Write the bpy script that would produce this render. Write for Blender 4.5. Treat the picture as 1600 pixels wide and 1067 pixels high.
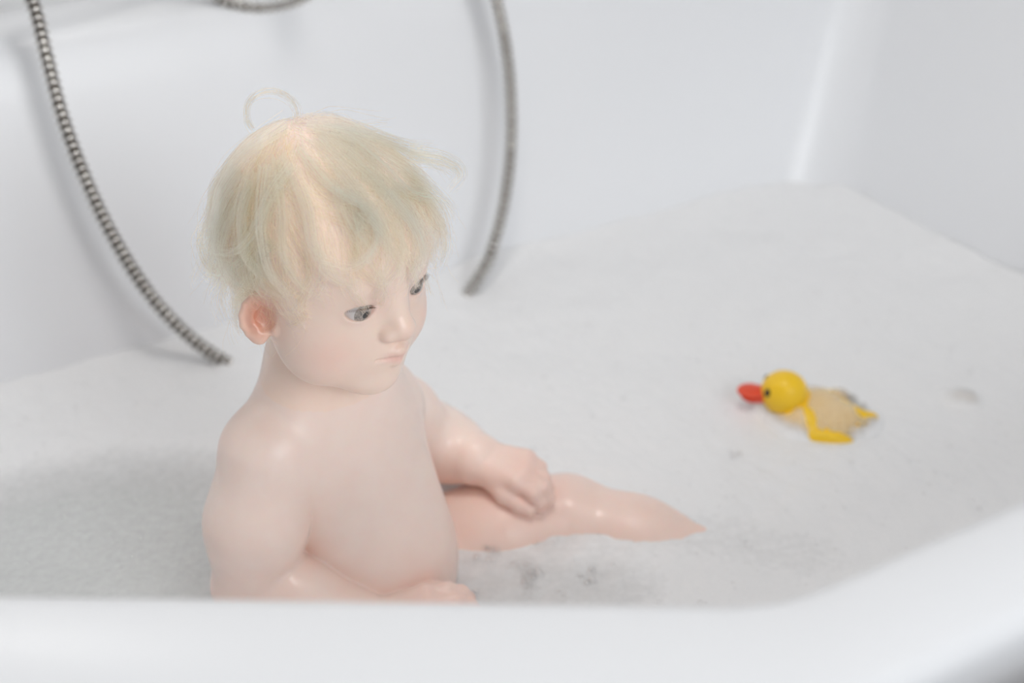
import bpy, bmesh, math, random
import numpy as np
from mathutils import Vector, Matrix

for o in list(bpy.data.objects):
    bpy.data.objects.remove(o, do_unlink=True)
scene = bpy.context.scene
COL = scene.collection
rng = np.random.default_rng(7)
random.seed(7)

# ------------------------------------------------------------------ camera, world, lights, exposure
CAM = np.array((0.0, 0.0, 0.99))
PITCH = math.radians(30.0)
FPX = 2222.2
cam_d = bpy.data.cameras.new('camera')
cam_d.lens = 50.0
cam_d.sensor_width = 36.0
cam_d.clip_start = 0.02
cam_d.dof.use_dof = True
cam_d.dof.focus_distance = 0.93
cam_d.dof.aperture_fstop = 3.4
cam_o = bpy.data.objects.new('camera', cam_d)
COL.objects.link(cam_o)
cam_o.location = CAM
cam_o.rotation_euler = (math.pi/2 - PITCH, 0, 0)
scene.camera = cam_o

scene.view_settings.view_transform = 'Standard'
scene.view_settings.look = 'None'
scene.view_settings.gamma = 1.0
scene.view_settings.use_curve_mapping = False
scene.view_settings.exposure = 1.1
scene.cycles.max_bounces = 12; scene.cycles.diffuse_bounces = 6; scene.cycles.glossy_bounces = 8
scene.cycles.transmission_bounces = 8; scene.cycles.transparent_max_bounces = 16

world = bpy.data.worlds.new('world')
scene.world = world
world.use_nodes = True
bg = world.node_tree.nodes['Background']
bg.inputs[0].default_value = (0.93, 0.96, 1.0, 1)
bg.inputs[1].default_value = 0.4

# the room is turned against the camera: s runs along the back wall, w towards it
ALPHA = math.atan(0.588)
CA, SA = math.cos(ALPHA), math.sin(ALPHA)
def L2W(s, w, z=0.0):
    return np.array((CA*s - SA*w, SA*s + CA*w, z))
def W2L(x, y):
    return CA*x + SA*y, -SA*x + CA*y

RIM_Z, WATER_Z, BOTTOM_Z = 0.58, 0.27, 0.16
WIN = dict(s0=-0.05, s1=1.20, z0=1.05, z1=2.10, w=-1.25)      # window behind the camera
CEIL = 2.4

def area_light(name, loc, rot, sx, sy, power, color):
    d = bpy.data.lights.new(name, 'AREA')
    d.shape = 'RECTANGLE'; d.size = sx; d.size_y = sy; d.energy = power; d.color = color
    o = bpy.data.objects.new(name, d); COL.objects.link(o)
    o.location = loc; o.rotation_euler = rot
    return o
# daylight through the window in the near wall
p = L2W(0.5*(WIN['s0']+WIN['s1']), WIN['w']-0.03, 0.5*(WIN['z0']+WIN['z1']))
area_light('window_daylight', p, (math.pi/2, 0, ALPHA), WIN['s1']-WIN['s0'], WIN['z1']-WIN['z0'], 12.0, (0.95, 0.98, 1.0))
# ceiling panel lamp over the middle of the bathroom
LAMP = L2W(0.35, 0.55, CEIL-0.045)
area_light('ceiling_panel_light', LAMP, (0, 0, ALPHA), 0.5, 0.5, 3.3, (1.0, 0.97, 0.94))

# ------------------------------------------------------------------ helpers
def px(x, y, Y=None, z=None):
    u, v = x-800.0, 533.5-y
    D = np.array((u, v*math.sin(PITCH)+FPX*math.cos(PITCH), v*math.cos(PITCH)-FPX*math.sin(PITCH)))
    t = (z-CAM[2])/D[2] if z is not None else Y/D[1]
    return CAM + D*t

def mesh_obj(name, verts, faces, mat, parent=None, smooth=True, edges=()):
    me = bpy.data.meshes.new(name)
    me.from_pydata([tuple(v) for v in verts], list(edges), [tuple(f) for f in faces])
    me.update()
    if smooth:
        me.polygons.foreach_set('use_smooth', np.ones(len(me.polygons), dtype=bool))
    if mat is not None:
        me.materials.append(mat)
    o = bpy.data.objects.new(name, me)
    COL.objects.link(o)
    if parent is not None:
        o.parent = parent
        o.matrix_parent_inverse = parent_world(parent).inverted()
    return o
def parent_world(o):
    m = o.matrix_basis.copy()
    if o.parent is not None:
        m = parent_world(o.parent) @ o.matrix_parent_inverse @ m
    return m
def fast_mesh(name, V, Q, mat, parent=None):
    """V (n,3), Q (m,k) arrays"""
    me = bpy.data.meshes.new(name)
    k = Q.shape[1]
    me.vertices.add(len(V)); me.vertices.foreach_set('co', np.ascontiguousarray(V, dtype=np.float32).ravel())
    me.loops.add(Q.size); me.loops.foreach_set('vertex_index', np.ascontiguousarray(Q, dtype=np.int32).ravel())
    me.polygons.add(len(Q))
    me.polygons.foreach_set('loop_start', np.arange(0, Q.size, k, dtype=np.int32))
    me.polygons.foreach_set('use_smooth', np.ones(len(Q), dtype=bool))
    me.update(calc_edges=True); me.validate()
    me.materials.append(mat)
    o = bpy.data.objects.new(name, me); COL.objects.link(o)
    if parent is not None:
        o.parent = parent
        o.matrix_parent_inverse = parent_world(parent).inverted()
    return o
def empty(name, loc, rz=0.0):
    o = bpy.data.objects.new(name, None); COL.objects.link(o)
    o.location = tuple(loc); o.rotation_euler = (0, 0, rz); o.empty_display_size = 0.05
    return o
def tag(o, label=None, cat=None, group=None, kind=None):
    if label: o['label'] = label
    if cat: o['category'] = cat
    if group: o['group'] = group
    if kind: o['kind'] = kind
    return o

def box_geo(c, sx, sy, sz, rz=0.0):
    cs, sn = math.cos(rz), math.sin(rz)
    V = []
    for dz in (-sz/2, sz/2):
        for dx, dy in ((-sx/2, -sy/2), (sx/2, -sy/2), (sx/2, sy/2), (-sx/2, sy/2)):
            V.append((c[0]+cs*dx-sn*dy, c[1]+sn*dx+cs*dy, c[2]+dz))
    F = [(3,2,1,0),(4,5,6,7),(0,1,5,4),(1,2,6,5),(2,3,7,6),(3,0,4,7)]
    return V, F
def box_obj(name, c, sx, sy, sz, mat, parent=None, rz=ALPHA, bevel=0.0):
    V, F = box_geo(c, sx, sy, sz, rz)
    o = mesh_obj(name, V, F, mat, parent, smooth=False)
    if bevel > 0:
        m = o.modifiers.new('bevel', 'BEVEL'); m.width = bevel; m.segments = 3
    return o
def sw_box(name, s0, s1, w0, w1, z0, z1, mat, parent=None, bevel=0.0):
    c = L2W((s0+s1)/2, (w0+w1)/2, (z0+z1)/2)
    return box_obj(name, c, s1-s0, w1-w0, z1-z0, mat, parent, ALPHA, bevel)

def frames(P):
    """parallel transported frames along polyline P (n,3)"""
    P = np.asarray(P, float)
    T = np.gradient(P, axis=0); T /= np.linalg.norm(T, axis=1)[:, None]+1e-12
    n = np.cross(T[0], (0, 0, 1.0))
    if np.linalg.norm(n) < 1e-3: n = np.cross(T[0], (1.0, 0, 0))
    n /= np.linalg.norm(n)
    N = [n]
    for i in range(1, len(P)):
        n = N[-1] - T[i]*np.dot(N[-1], T[i]); n /= np.linalg.norm(n)+1e-12
        N.append(n)
    N = np.array(N)
    return T, N, np.cross(T, N)
def tube_geo(P, R, seg=12, caps=True):
    P = np.asarray(P, float); R = np.broadcast_to(np.asarray(R, float), (len(P),))
    T, N, B = frames(P)
    a = np.linspace(0, 2*math.pi, seg, endpoint=False)
    V = P[:, None, :] + R[:, None, None]*(np.cos(a)[None, :, None]*N[:, None, :] + np.sin(a)[None, :, None]*B[:, None, :])
    n = len(P)
    i = np.arange(n-1)[:, None]; j = np.arange(seg)[None, :]; jn = (j+1) % seg
    Q = np.stack((i*seg+j, (i+1)*seg+j, (i+1)*seg+jn, i*seg+jn), -1).reshape(-1, 4)
    F = [tuple(q[::-1]) for q in Q]
    V = V.reshape(-1, 3)
    if caps:
        F.append(tuple(range(seg))[::1]); F.append(tuple(range((n-1)*seg, n*seg))[::-1])
    return V, F
def catmull(P, n):
    P = np.asarray(P, float)
    P = np.vstack((2*P[0]-P[1], P, 2*P[-1]-P[-2]))
    out = []
    m = len(P)-3
    for k in range(m):
        t = np.linspace(0, 1, n, endpoint=(k == m-1))[:, None]
        p0, p1, p2, p3 = P[k:k+4]
        out.append(0.5*((2*p1)+(-p0+p2)*t+(2*p0-5*p1+4*p2-p3)*t**2+(-p0+3*p1-3*p2+p3)*t**3))
    return np.vstack(out)
def resample(P, step):
    d = np.r_[0, np.cumsum(np.linalg.norm(np.diff(P, axis=0), axis=1))]
    t = np.arange(0, d[-1], step)
    return np.stack([np.interp(t, d, P[:, k]) for k in range(3)], 1)
def lathe_geo(profile, seg=32):
    """profile [(r,z)] about z"""
    V, F = [], []
    for r, z in profile:
        for k in range(seg):
            a = 2*math.pi*k/seg
            V.append((r*math.cos(a), r*math.sin(a), z))
    for i in range(len(profile)-1):
        for k in range(seg):
            kn = (k+1) % seg
            F.append((i*seg+k, i*seg+kn, (i+1)*seg+kn, (i+1)*seg+k))
    F.append(tuple(range(seg))[::-1]); n = len(profile)
    F.append(tuple(range((n-1)*seg, n*seg)))
    return np.array(V), F

# ------------------------------------------------------------------ materials
def new_mat(name):
    m = bpy.data.materials.new(name); m.use_nodes = True
    nt = m.node_tree
    return m, nt, nt.nodes['Principled BSDF'], nt.nodes['Material Output']
def N(nt, kind, **kw):
    n = nt.nodes.new(kind)
    for k, v in kw.items(): setattr(n, k, v)
    return n
def noise(nt, scale, detail=3, coord='Object', rough=0.5):
    tc = N(nt, 'ShaderNodeTexCoord'); t = N(nt, 'ShaderNodeTexNoise')
    t.inputs['Scale'].default_value = scale; t.inputs['Detail'].default_value = detail
    t.inputs['Roughness'].default_value = rough
    nt.links.new(tc.outputs[coord], t.inputs['Vector'])
    return t
def add_bump(nt, b, tex_out, strength, dist):
    bu = N(nt, 'ShaderNodeBump'); bu.inputs['Strength'].default_value = strength
    bu.inputs['Distance'].default_value = dist
    nt.links.new(tex_out, bu.inputs['Height']); nt.links.new(bu.outputs[0], b.inputs['Normal'])
    return bu
def simple(name, col, rough=0.5, metal=0.0, spec=0.5, coat=0.0, var=0.04, vscale=12, bump=0.0, bscale=200):
    m, nt, b, out = new_mat(name)
    t = noise(nt, vscale)
    r = N(nt, 'ShaderNodeValToRGB')
    r.color_ramp.elements[0].position = 0.3; r.color_ramp.elements[1].position = 0.7
    r.color_ramp.elements[0].color = (*[c*(1-var) for c in col], 1)
    r.color_ramp.elements[1].color = (*[min(1, c*(1+var)) for c in col], 1)
    nt.links.new(t.outputs['Fac'], r.inputs[0]); nt.links.new(r.outputs[0], b.inputs['Base Color'])
    b.inputs['Roughness'].default_value = rough; b.inputs['Metallic'].default_value = metal
    b.inputs['Specular IOR Level'].default_value = spec; b.inputs['Coat Weight'].default_value = coat
    if bump > 0:
        t2 = noise(nt, bscale, 2); add_bump(nt, b, t2.outputs['Fac'], bump, 0.001)
    return m

M = {}
M['acrylic'] = simple('white_acrylic', (0.815, 0.825, 0.845), 0.32, var=0.008, vscale=3, bump=0.02, bscale=40)
M['wall'] = simple('white_paint', (0.82, 0.82, 0.82), 0.6, var=0.01, bump=0.05, bscale=300)
M['sidewall'] = simple('grey_wall_paint', (0.34, 0.34, 0.35), 0.6, var=0.02, bump=0.05, bscale=300)  # for the unseen walls, toned dark to cut bounced light
M['ceiling'] = simple('ceiling_paint', (0.55, 0.55, 0.55), 0.8, var=0.01)  # unseen ceiling, greyed to lower the ambient bounce
M['floor'] = simple('brown_floor_tile', (0.17, 0.13, 0.11), 0.45, var=0.12, vscale=9, bump=0.05)
M['chrome'] = simple('brushed_chrome', (0.70, 0.68, 0.65), 0.18, metal=1.0, var=0.05, vscale=60)
M['hosedark'] = simple('hose_groove', (0.10, 0.085, 0.07), 0.5, metal=0.4, var=0.1)
M['yellow'] = simple('yellow_vinyl', (0.95, 0.60, 0.025), 0.35, spec=0.4, var=0.03, vscale=30)
M['red'] = simple('red_vinyl', (0.78, 0.07, 0.02), 0.35, var=0.04)
M['black'] = simple('black_paint', (0.02, 0.015, 0.012), 0.3)
M['frame'] = simple('white_window_frame', (0.8, 0.8, 0.8), 0.35, var=0.01)

# lamp diffuser
m, nt, b, out = new_mat('lamp_diffuser')
b.inputs['Base Color'].default_value = (0.9, 0.9, 0.88, 1)
b.inputs['Emission Color'].default_value = (1, 0.97, 0.94, 1); b.inputs['Emission Strength'].default_value = 2.0
M['lamp'] = m
m, nt, b, out = new_mat('opal_lamp_glass')
b.inputs['Base Color'].default_value = (0.9, 0.9, 0.9, 1)
b.inputs['Emission Color'].default_value = (1, 0.99, 0.97, 1); b.inputs['Emission Strength'].default_value = 2.6
M['opal'] = m
# window glass
m, nt, b, out = new_mat('window_glass')
tr = N(nt, 'ShaderNodeBsdfTransparent'); gl = N(nt, 'ShaderNodeBsdfGlossy'); gl.inputs['Roughness'].default_value = 0.02
lw = N(nt, 'ShaderNodeFresnel'); lw.inputs[0].default_value = 1.45; mx = N(nt, 'ShaderNodeMixShader')
nt.links.new(lw.outputs[0], mx.inputs[0]); nt.links.new(tr.outputs[0], mx.inputs[1]); nt.links.new(gl.outputs[0], mx.inputs[2])
nt.links.new(mx.outputs[0], out.inputs[0]); M['glass'] = m

# skin: colour comes from a painted attribute (lips, blush, ears, some painted shade) times fine mottling
m, nt, b, out = new_mat('skin')
at = N(nt, 'ShaderNodeAttribute'); at.attribute_name = 'skin_colour'
t = noise(nt, 55, 4); rp = N(nt, 'ShaderNodeValToRGB')
rp.color_ramp.elements[0].position = 0.32; rp.color_ramp.elements[0].color = (0.99, 0.96, 0.955, 1)
rp.color_ramp.elements[1].position = 0.66; rp.color_ramp.elements[1].color = (1, 1, 1, 1)
mul = N(nt, 'ShaderNodeMix', data_type='RGBA', blend_type='MULTIPLY'); mul.inputs[0].default_value = 1.0
nt.links.new(t.outputs['Fac'], rp.inputs[0]); nt.links.new(at.outputs['Color'], mul.inputs[6]); nt.links.new(rp.outputs[0], mul.inputs[7])
nt.links.new(mul.outputs[2], b.inputs['Base Color'])
b.inputs['Roughness'].default_value = 0.37; b.inputs['Specular IOR Level'].default_value = 0.45
b.inputs['Subsurface Weight'].default_value = 0.22
b.inputs['Subsurface Radius'].default_value = (1.0, 0.4, 0.25); b.inputs['Subsurface Scale'].default_value = 0.0035
wet = noise(nt, 18, 2); wr = N(nt, 'ShaderNodeMapRange'); wr.inputs[1].default_value = 0.5; wr.inputs[2].default_value = 0.68
nt.links.new(wet.outputs['Fac'], wr.inputs[0]); 
wm = N(nt, 'ShaderNodeMath', operation='MULTIPLY'); wm.inputs[1].default_value = 0.6
nt.links.new(wr.outputs[0], wm.inputs[0]); nt.links.new(wm.outputs[0], b.inputs['Coat Weight'])
b.inputs['Coat Roughness'].default_value = 0.12
t2 = noise(nt, 900, 2); add_bump(nt, b, t2.outputs['Fac'], 0.08, 0.0004)
M['skin'] = m

# hair
m, nt, b, out = new_mat('blond_hair')
at = N(nt, 'ShaderNodeAttribute'); at.attribute_name = 'strand_tone'
rp = N(nt, 'ShaderNodeValToRGB')
rp.color_ramp.elements[0].color = (0.68, 0.43, 0.16, 1); rp.color_ramp.elements[1].color = (0.965, 0.825, 0.53, 1)
nt.links.new(at.outputs['Fac'], rp.inputs[0])
hb = N(nt, 'ShaderNodeBsdfHairPrincipled'); hb.parametrization = 'COLOR'
nt.links.new(rp.outputs[0], hb.inputs['Color'])
hb.inputs['Roughness'].default_value = 0.35; hb.inputs['Radial Roughness'].default_value = 0.55
nt.links.new(hb.outputs[0], out.inputs[0])
M['hair'] = m
M['lash'] = simple('eyelash', (0.16, 0.09, 0.06), 0.5)
M['sclera'] = simple('eye_white', (0.66, 0.62, 0.61), 0.12, coat=1.0, var=0.03)
M['iris'] = simple('grey_blue_iris', (0.33, 0.29, 0.26), 0.12, coat=1.0, var=0.5, vscale=700)
M['pupil'] = simple('pupil', (0.008, 0.007, 0.007), 0.08, coat=1.0)

# bath water: faint tint, clear
m, nt, b, out = new_mat('bath_water')
tr = N(nt, 'ShaderNodeBsdfTransparent'); tr.inputs[0].default_value = (0.86, 0.90, 0.89, 1)
df = N(nt, 'ShaderNodeBsdfDiffuse'); df.inputs[0].default_value = (0.87, 0.90, 0.89, 1)
gl = N(nt, 'ShaderNodeBsdfGlossy'); gl.inputs['Roughness'].default_value = 0.06
fr = N(nt, 'ShaderNodeFresnel'); fr.inputs[0].default_value = 1.33
m1 = N(nt, 'ShaderNodeMixShader'); m1.inputs[0].default_value = 0.72
m2 = N(nt, 'ShaderNodeMixShader')
nt.links.new(tr.outputs[0], m1.inputs[1]); nt.links.new(df.outputs[0], m1.inputs[2])
nt.links.new(fr.outputs[0], m2.inputs[0]); nt.links.new(m1.outputs[0], m2.inputs[1]); nt.links.new(gl.outputs[0], m2.inputs[2])
nt.links.new(m2.outputs[0], out.inputs[0]); M['water'] = m

# foam: white lather, see-through where it is thin
m, nt, b, out = new_mat('bath_foam')
b.inputs['Base Color'].default_value = (0.87, 0.87, 0.875, 1); b.inputs['Roughness'].default_value = 0.45
b.inputs['Specular IOR Level'].default_value = 0.35
tcf = N(nt, 'ShaderNodeTexCoord')
vo = N(nt, 'ShaderNodeTexVoronoi'); vo.inputs['Scale'].default_value = 420
nt.links.new(tcf.outputs['Object'], vo.inputs['Vector'])
n2 = noise(nt, 130, 4); ad = N(nt, 'ShaderNodeMath', operation='ADD')
nt.links.new(vo.outputs['Distance'], ad.inputs[0]); nt.links.new(n2.outputs['Fac'], ad.inputs[1])
add_bump(nt, b, ad.outputs[0], 0.35, 0.0012)
at = N(nt, 'ShaderNodeAttribute'); at.attribute_name = 'thickness'
n3 = noise(nt, 130, 5, rough=0.65); mr = N(nt, 'ShaderNodeMapRange')
mr.inputs[1].default_value = 0.3; mr.inputs[2].default_value = 0.7; mr.inputs[3].default_value = -0.05; mr.inputs[4].default_value = 0.05
nt.links.new(n3.outputs['Fac'], mr.inputs[0])
sm = N(nt, 'ShaderNodeMath', operation='ADD', use_clamp=True)
nt.links.new(at.outputs['Fac'], sm.inputs[0]); nt.links.new(mr.outputs[0], sm.inputs[1])
tr = N(nt, 'ShaderNodeBsdfTransparent'); mx = N(nt, 'ShaderNodeMixShader')
nt.links.new(sm.outputs[0], mx.inputs[0]); nt.links.new(tr.outputs[0], mx.inputs[1]); nt.links.new(b.outputs[0], mx.inputs[2])
nt.links.new(mx.outputs[0], out.inputs[0]); M['foam'] = m

# bubble film
m, nt, b, out = new_mat('bubble_film')
tr = N(nt, 'ShaderNodeBsdfTransparent'); tr.inputs[0].default_value = (1, 1, 1, 1)
gl = N(nt, 'ShaderNodeBsdfGlossy'); gl.inputs['Roughness'].default_value = 0.03
fr = N(nt, 'ShaderNodeLayerWeight'); fr.inputs[0].default_value = 0.35
mp = N(nt, 'ShaderNodeMapRange'); mp.inputs[3].default_value = 0.12; mp.inputs[4].default_value = 0.4
nt.links.new(fr.outputs['Facing'], mp.inputs[0])
mx = N(nt, 'ShaderNodeMixShader')
nt.links.new(mp.outputs[0], mx.inputs[0]); nt.links.new(tr.outputs[0], mx.inputs[1]); nt.links.new(gl.outputs[0], mx.inputs[2])
nt.links.new(mx.outputs[0], out.inputs[0]); M['bubble'] = m

# ------------------------------------------------------------------ room shell
S0, S1, W0, W1 = -1.45, 1.405, -1.25, 1.435
def struct(o): o['kind'] = 'structure'; return o
struct(sw_box('floor', S0-0.1, S1+0.1, W0-0.1, W1+0.1, -0.05, 0.0, M['floor']))
struct(sw_box('ceiling', S0-0.1, S1+0.1, W0-0.1, W1+0.1, CEIL, CEIL+0.05, M['ceiling']))
struct(sw_box('wall_back', S0-0.1, S1+0.1, W1, W1+0.1, 0, CEIL, M['wall']))
struct(sw_box('wall_right', S1, S1+0.1, W0, W1, 0, CEIL, M['sidewall']))
struct(sw_box('wall_left', S0-0.1, S0, W0, W1, 0, CEIL, M['sidewall']))
# near wall with the window opening
def wall_with_opening():
    ss = [S0-0.1, WIN['s0'], WIN['s1'], S1+0.1]; zz = [0, WIN['z0'], WIN['z1'], CEIL]
    V, F = [], []
    for i in range(3):
        for j in range(3):
            if i == 1 and j == 1: continue
            v, f = box_geo(L2W((ss[i]+ss[i+1])/2, W0-0.05, (zz[j]+zz[j+1])/2), ss[i+1]-ss[i], 0.1, zz[j+1]-zz[j], ALPHA)
            F += [tuple(k+len(V) for k in q) for q in f]; V += v
    return struct(mesh_obj('wall_front', V, F, M['sidewall'], smooth=False))
wall_with_opening()
win = struct(empty('window_1', L2W((WIN['s0']+WIN['s1'])/2, W0-0.06, WIN['z0'])))
fw = 0.05
for a in ((WIN['s0'], WIN['s1'], WIN['z0'], WIN['z0']+fw), (WIN['s0'], WIN['s1'], WIN['z1']-fw, WIN['z1']),
          (WIN['s0'], WIN['s0']+fw, WIN['z0']+fw, WIN['z1']-fw), (WIN['s1']-fw, WIN['s1'], WIN['z0']+fw, WIN['z1']-fw),
          (0.5*(WIN['s0']+WIN['s1'])-0.025, 0.5*(WIN['s0']+WIN['s1'])+0.025, WIN['z0']+fw, WIN['z1']-fw)):
    sw_box('window_frame', a[0], a[1], W0-0.09, W0-0.04, a[2], a[3], M['frame'], win, 0.004)
mid = 0.5*(WIN['s0']+WIN['s1'])
for a, b_ in ((WIN['s0']+fw, mid-0.025), (mid+0.025, WIN['s1']-fw)):
    sw_box('pane', a, b_, W0-0.068, W0-0.062, WIN['z0']+fw, WIN['z1']-fw, M['glass'], win)
lamp = tag(empty('ceiling_lamp', L2W(0.35, 0.55, CEIL), ALPHA), 'square flush ceiling lamp above the bath', 'lamp')
sw_box('lamp_frame', 0.35-0.28, 0.35+0.28, 0.55-0.28, 0.55+0.28, CEIL-0.03, CEIL, M['frame'], lamp, 0.006)
sw_box('diffuser', 0.35-0.25, 0.35+0.25, 0.55-0.25, 0.55+0.25, CEIL-0.038, CEIL-0.03, M['lamp'], lamp, 0.002)

# ------------------------------------------------------------------ bathtub (wide corner bath, 5-sided plan)
RIMP = np.array([(-0.27, 1.32), (1.306, 1.32), (1.306, 0.361), (0.346, 0.361), (-0.27, 0.742)])   # inner rim, clockwise from back-left
def offset_poly(P, off):
    """off>0 outward, one per edge i (P[i]->P[i+1])"""
    n = len(P); c = P.mean(0); lines = []
    for i in range(n):
        a, b_ = P[i], P[(i+1) % n]; d = (b_-a)/np.linalg.norm(b_-a); nn = np.array((d[1], -d[0]))
        if np.dot(nn, (a+b_)/2-c) < 0: nn = -nn
        lines.append((a+nn*off[i], d))
    out = []
    for i in range(n):
        p1, d1 = lines[i-1]; p2, d2 = lines[i]
        A = np.array([d1, -d2]).T; t = np.linalg.solve(A, p2-p1); out.append(p1+d1*t[0])
    return np.array(out)
def round_poly(P, rad, nc=9, ne=6):
    n = len(P); pts = []
    ends = []
    for i in range(n):
        p, a, b_ = P[i], P[i-1], P[(i+1) % n]
        d1 = (a-p)/np.linalg.norm(a-p); d2 = (b_-p)/np.linalg.norm(b_-p)
        ang = math.acos(np.clip(np.dot(d1, d2), -1, 1)); t = rad[i]/math.tan(ang/2)
        c = p+(d1+d2)/np.linalg.norm(d1+d2)*rad[i]/math.sin(ang/2)
        q1, q2 = p+d1*t, p+d2*t
        a1 = math.atan2(*(q1-c)[::-1]); a2 = math.atan2(*(q2-c)[::-1])
        da = (a2-a1+math.pi) % (2*math.pi)-math.pi
        ends.append([c+rad[i]*np.array((math.cos(a1+da*k/(nc-1)), math.sin(a1+da*k/(nc-1)))) for k in range(nc)])
    for i in range(n):
        pts += ends[i]
        q2, q1 = ends[i][-1], ends[(i+1) % n][0]
        pts += [q2+(q1-q2)*k/(ne+1) for k in range(1, ne+1)]
    return np.array(pts)
SL = np.array((0.31, 0.47, 0.28, 0.30, 0.42))           # how far each side leans per metre of height
def inner_poly(z, extra=0.0):
    return offset_poly(RIMP, -(RIM_Z-z)*SL-extra)
def inner_rad(z):
    k = (RIM_Z-z)/(RIM_Z-BOTTOM_Z)
    return np.array((0.16, 0.055+0.03*k, 0.12, 0.09, 0.16))
OUT = np.array((0.105, 0.09, 0.069, 0.085, 0.085))
loops = []
def addloop(P, z, rad): 
    r = round_poly(P, rad); loops.append(np.array([L2W(a, b_, z) for a, b_ in r]))
orad = np.array((0.05, 0.02, 0.05, 0.14, 0.12))
addloop(offset_poly(RIMP, OUT-0.012), RIM_Z-0.05, orad)
addloop(offset_poly(RIMP, OUT), RIM_Z-0.05, orad)
addloop(offset_poly(RIMP, OUT), RIM_Z-0.012, orad)
addloop(offset_poly(RIMP, OUT-0.004), RIM_Z-0.003, orad)
addloop(offset_poly(RIMP, OUT-0.012), RIM_Z, orad)
addloop(offset_poly(RIMP, np.full(5, 0.014)), RIM_Z, inner_rad(RIM_Z)+0.012)
addloop(offset_poly(RIMP, np.full(5, 0.006)), RIM_Z-0.002, inner_rad(RIM_Z)+0.006)
addloop(offset_poly(RIMP, np.full(5, 0.001)), RIM_Z-0.007, inner_rad(RIM_Z))
for z in np.linspace(RIM_Z-0.016, BOTTOM_Z+0.07, 9):
    addloop(inner_poly(z), z, inner_rad(z))
for k in range(1, 7):
    a = k/6*math.pi/2; z = BOTTOM_Z+0.07*(1-math.sin(a)); 
    addloop(inner_poly(BOTTOM_Z+0.07, 0.07*(1-math.cos(a))), z, inner_rad(BOTTOM_Z)+0.02)
V = np.vstack(loops); n = len(loops[0]); F = []
for i in range(len(loops)-1):
    for k in range(n):
        kn = (k+1) % n; F.append((i*n+k, i*n+kn, (i+1)*n+kn, (i+1)*n+k))
cen = loops[-1].mean(0); V = np.vstack((V, cen)); b0 = (len(loops)-1)*n
for k in range(n): F.append((b0+k, b0+(k+1) % n, len(V)-1))
F = [f[::-1] for f in F]
tub = tag(empty('bathtub', L2W(0.5, 0.85, 0)), 'wide white acrylic corner bathtub with a flat rim and angled front', 'bathtub')
mesh_obj('basin', V, F, M['acrylic'], tub)
ap = []
for off, z in ((-0.03, 0.0), (-0.03, 0.06), (-0.014, 0.065), (-0.014, RIM_Z-0.049)):
    ap.append(np.array([L2W(a, b_, z) for a, b_ in round_poly(offset_poly(RIMP, OUT+off), orad)]))
n = len(ap[0]); V = np.vstack(ap)
F = [(i*n+k, i*n+(k+1) % n, (i+1)*n+(k+1) % n, (i+1)*n+k) for i in range(len(ap)-1) for k in range(n)]
mesh_obj('apron_panel', V, [f[::-1] for f in F], M['acrylic'], tub)
# overflow fitting inside the back side, out of the frame's view, and the drain in the floor of the basin
V, F = lathe_geo([(0.0, 0), (0.03, 0), (0.033, 0.003), (0.03, 0.006), (0.0, 0.007)], 28)
mesh_obj('drain', V+L2W(0.55, 0.95, BOTTOM_Z+0.0005), F, M['chrome'], tub)

# ------------------------------------------------------------------ water and foam sheets
wp = inner_poly(WATER_Z)
def poly_sdf(P, S, W):
    """signed distance (approx, convex): negative inside"""
    d = np.full(S.shape, -9.0); c = P.mean(0); n = len(P)
    for i in range(n):
        a, b_ = P[i], P[(i+1) % n]; t = (b_-a)/np.linalg.norm(b_-a); nn = np.array((t[1], -t[0]))
        if np.dot(nn, (a+b_)/2-c) < 0: nn = -nn
        d = np.maximum(d, (S-a[0])*nn[0]+(W-a[1])*nn[1])
    return d
def vnoise(x, y, seed=0):
    xi = np.floor(x).astype(np.int64); yi = np.floor(y).astype(np.int64); xf = x-xi; yf = y-yi
    def hsh(a, b_):
        h = (a*374761393+b_*668265263+seed*974634777) & 0x7fffffff
        h = ((h ^ (h >> 13))*1274126177) & 0x7fffffff
        return ((h ^ (h >> 16)) & 0xffff)/65535.0
    u = xf*xf*(3-2*xf); v = yf*yf*(3-2*yf)
    return (hsh(xi, yi)*(1-u)+hsh(xi+1, yi)*u)*(1-v)+(hsh(xi, yi+1)*(1-u)+hsh(xi+1, yi+1)*u)*v
def fbm(x, y, seed=0, o=4):
    r = 0; a = 0.5
    for k in range(o):
        r = r+a*vnoise(x*2**k, y*2**k, seed+k); a *= 0.5
    return r
def sstep(a, b_, x):
    t = np.clip((x-a)/(b_-a), 0, 1); return t*t*(3-2*t)
def sheet(step, z, margin):
    s = np.arange(wp[:, 0].min()-0.02, wp[:, 0].max()+0.02, step); w = np.arange(wp[:, 1].min()-0.02, wp[:, 1].max()+0.02, step)
    S, W = np.meshgrid(s, w, indexing='ij')
    rp = round_poly(wp, inner_rad(WATER_Z))
    D = poly_sdf(wp, S, W)
    ok = D < margin
    idx = np.full(S.shape, -1); idx[ok] = np.arange(ok.sum())
    q = np.stack((idx[:-1, :-1], idx[1:, :-1], idx[1:, 1:], idx[:-1, 1:]), -1).reshape(-1, 4)
    q = q[(q >= 0).all(1)]
    X = CA*S-SA*W; Y = SA*S+CA*W
    return X[ok], Y[ok], D[ok], q
def seg_dist(X, Y, pts):
    d = np.full(X.shape, 9.0)
    for a, b_ in zip(pts[:-1], pts[1:]):
        a = np.array(a[:2]); b_ = np.array(b_[:2]); ab = b_-a
        t = np.clip(((X-a[0])*ab[0]+(Y-a[1])*ab[1])/ab.dot(ab), 0, 1)
        d = np.minimum(d, np.hypot(X-a[0]-ab[0]*t, Y-a[1]-ab[1]*t))
    return d
X, Y, D, Q = sheet(0.02, WATER_Z, 0.02)
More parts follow.
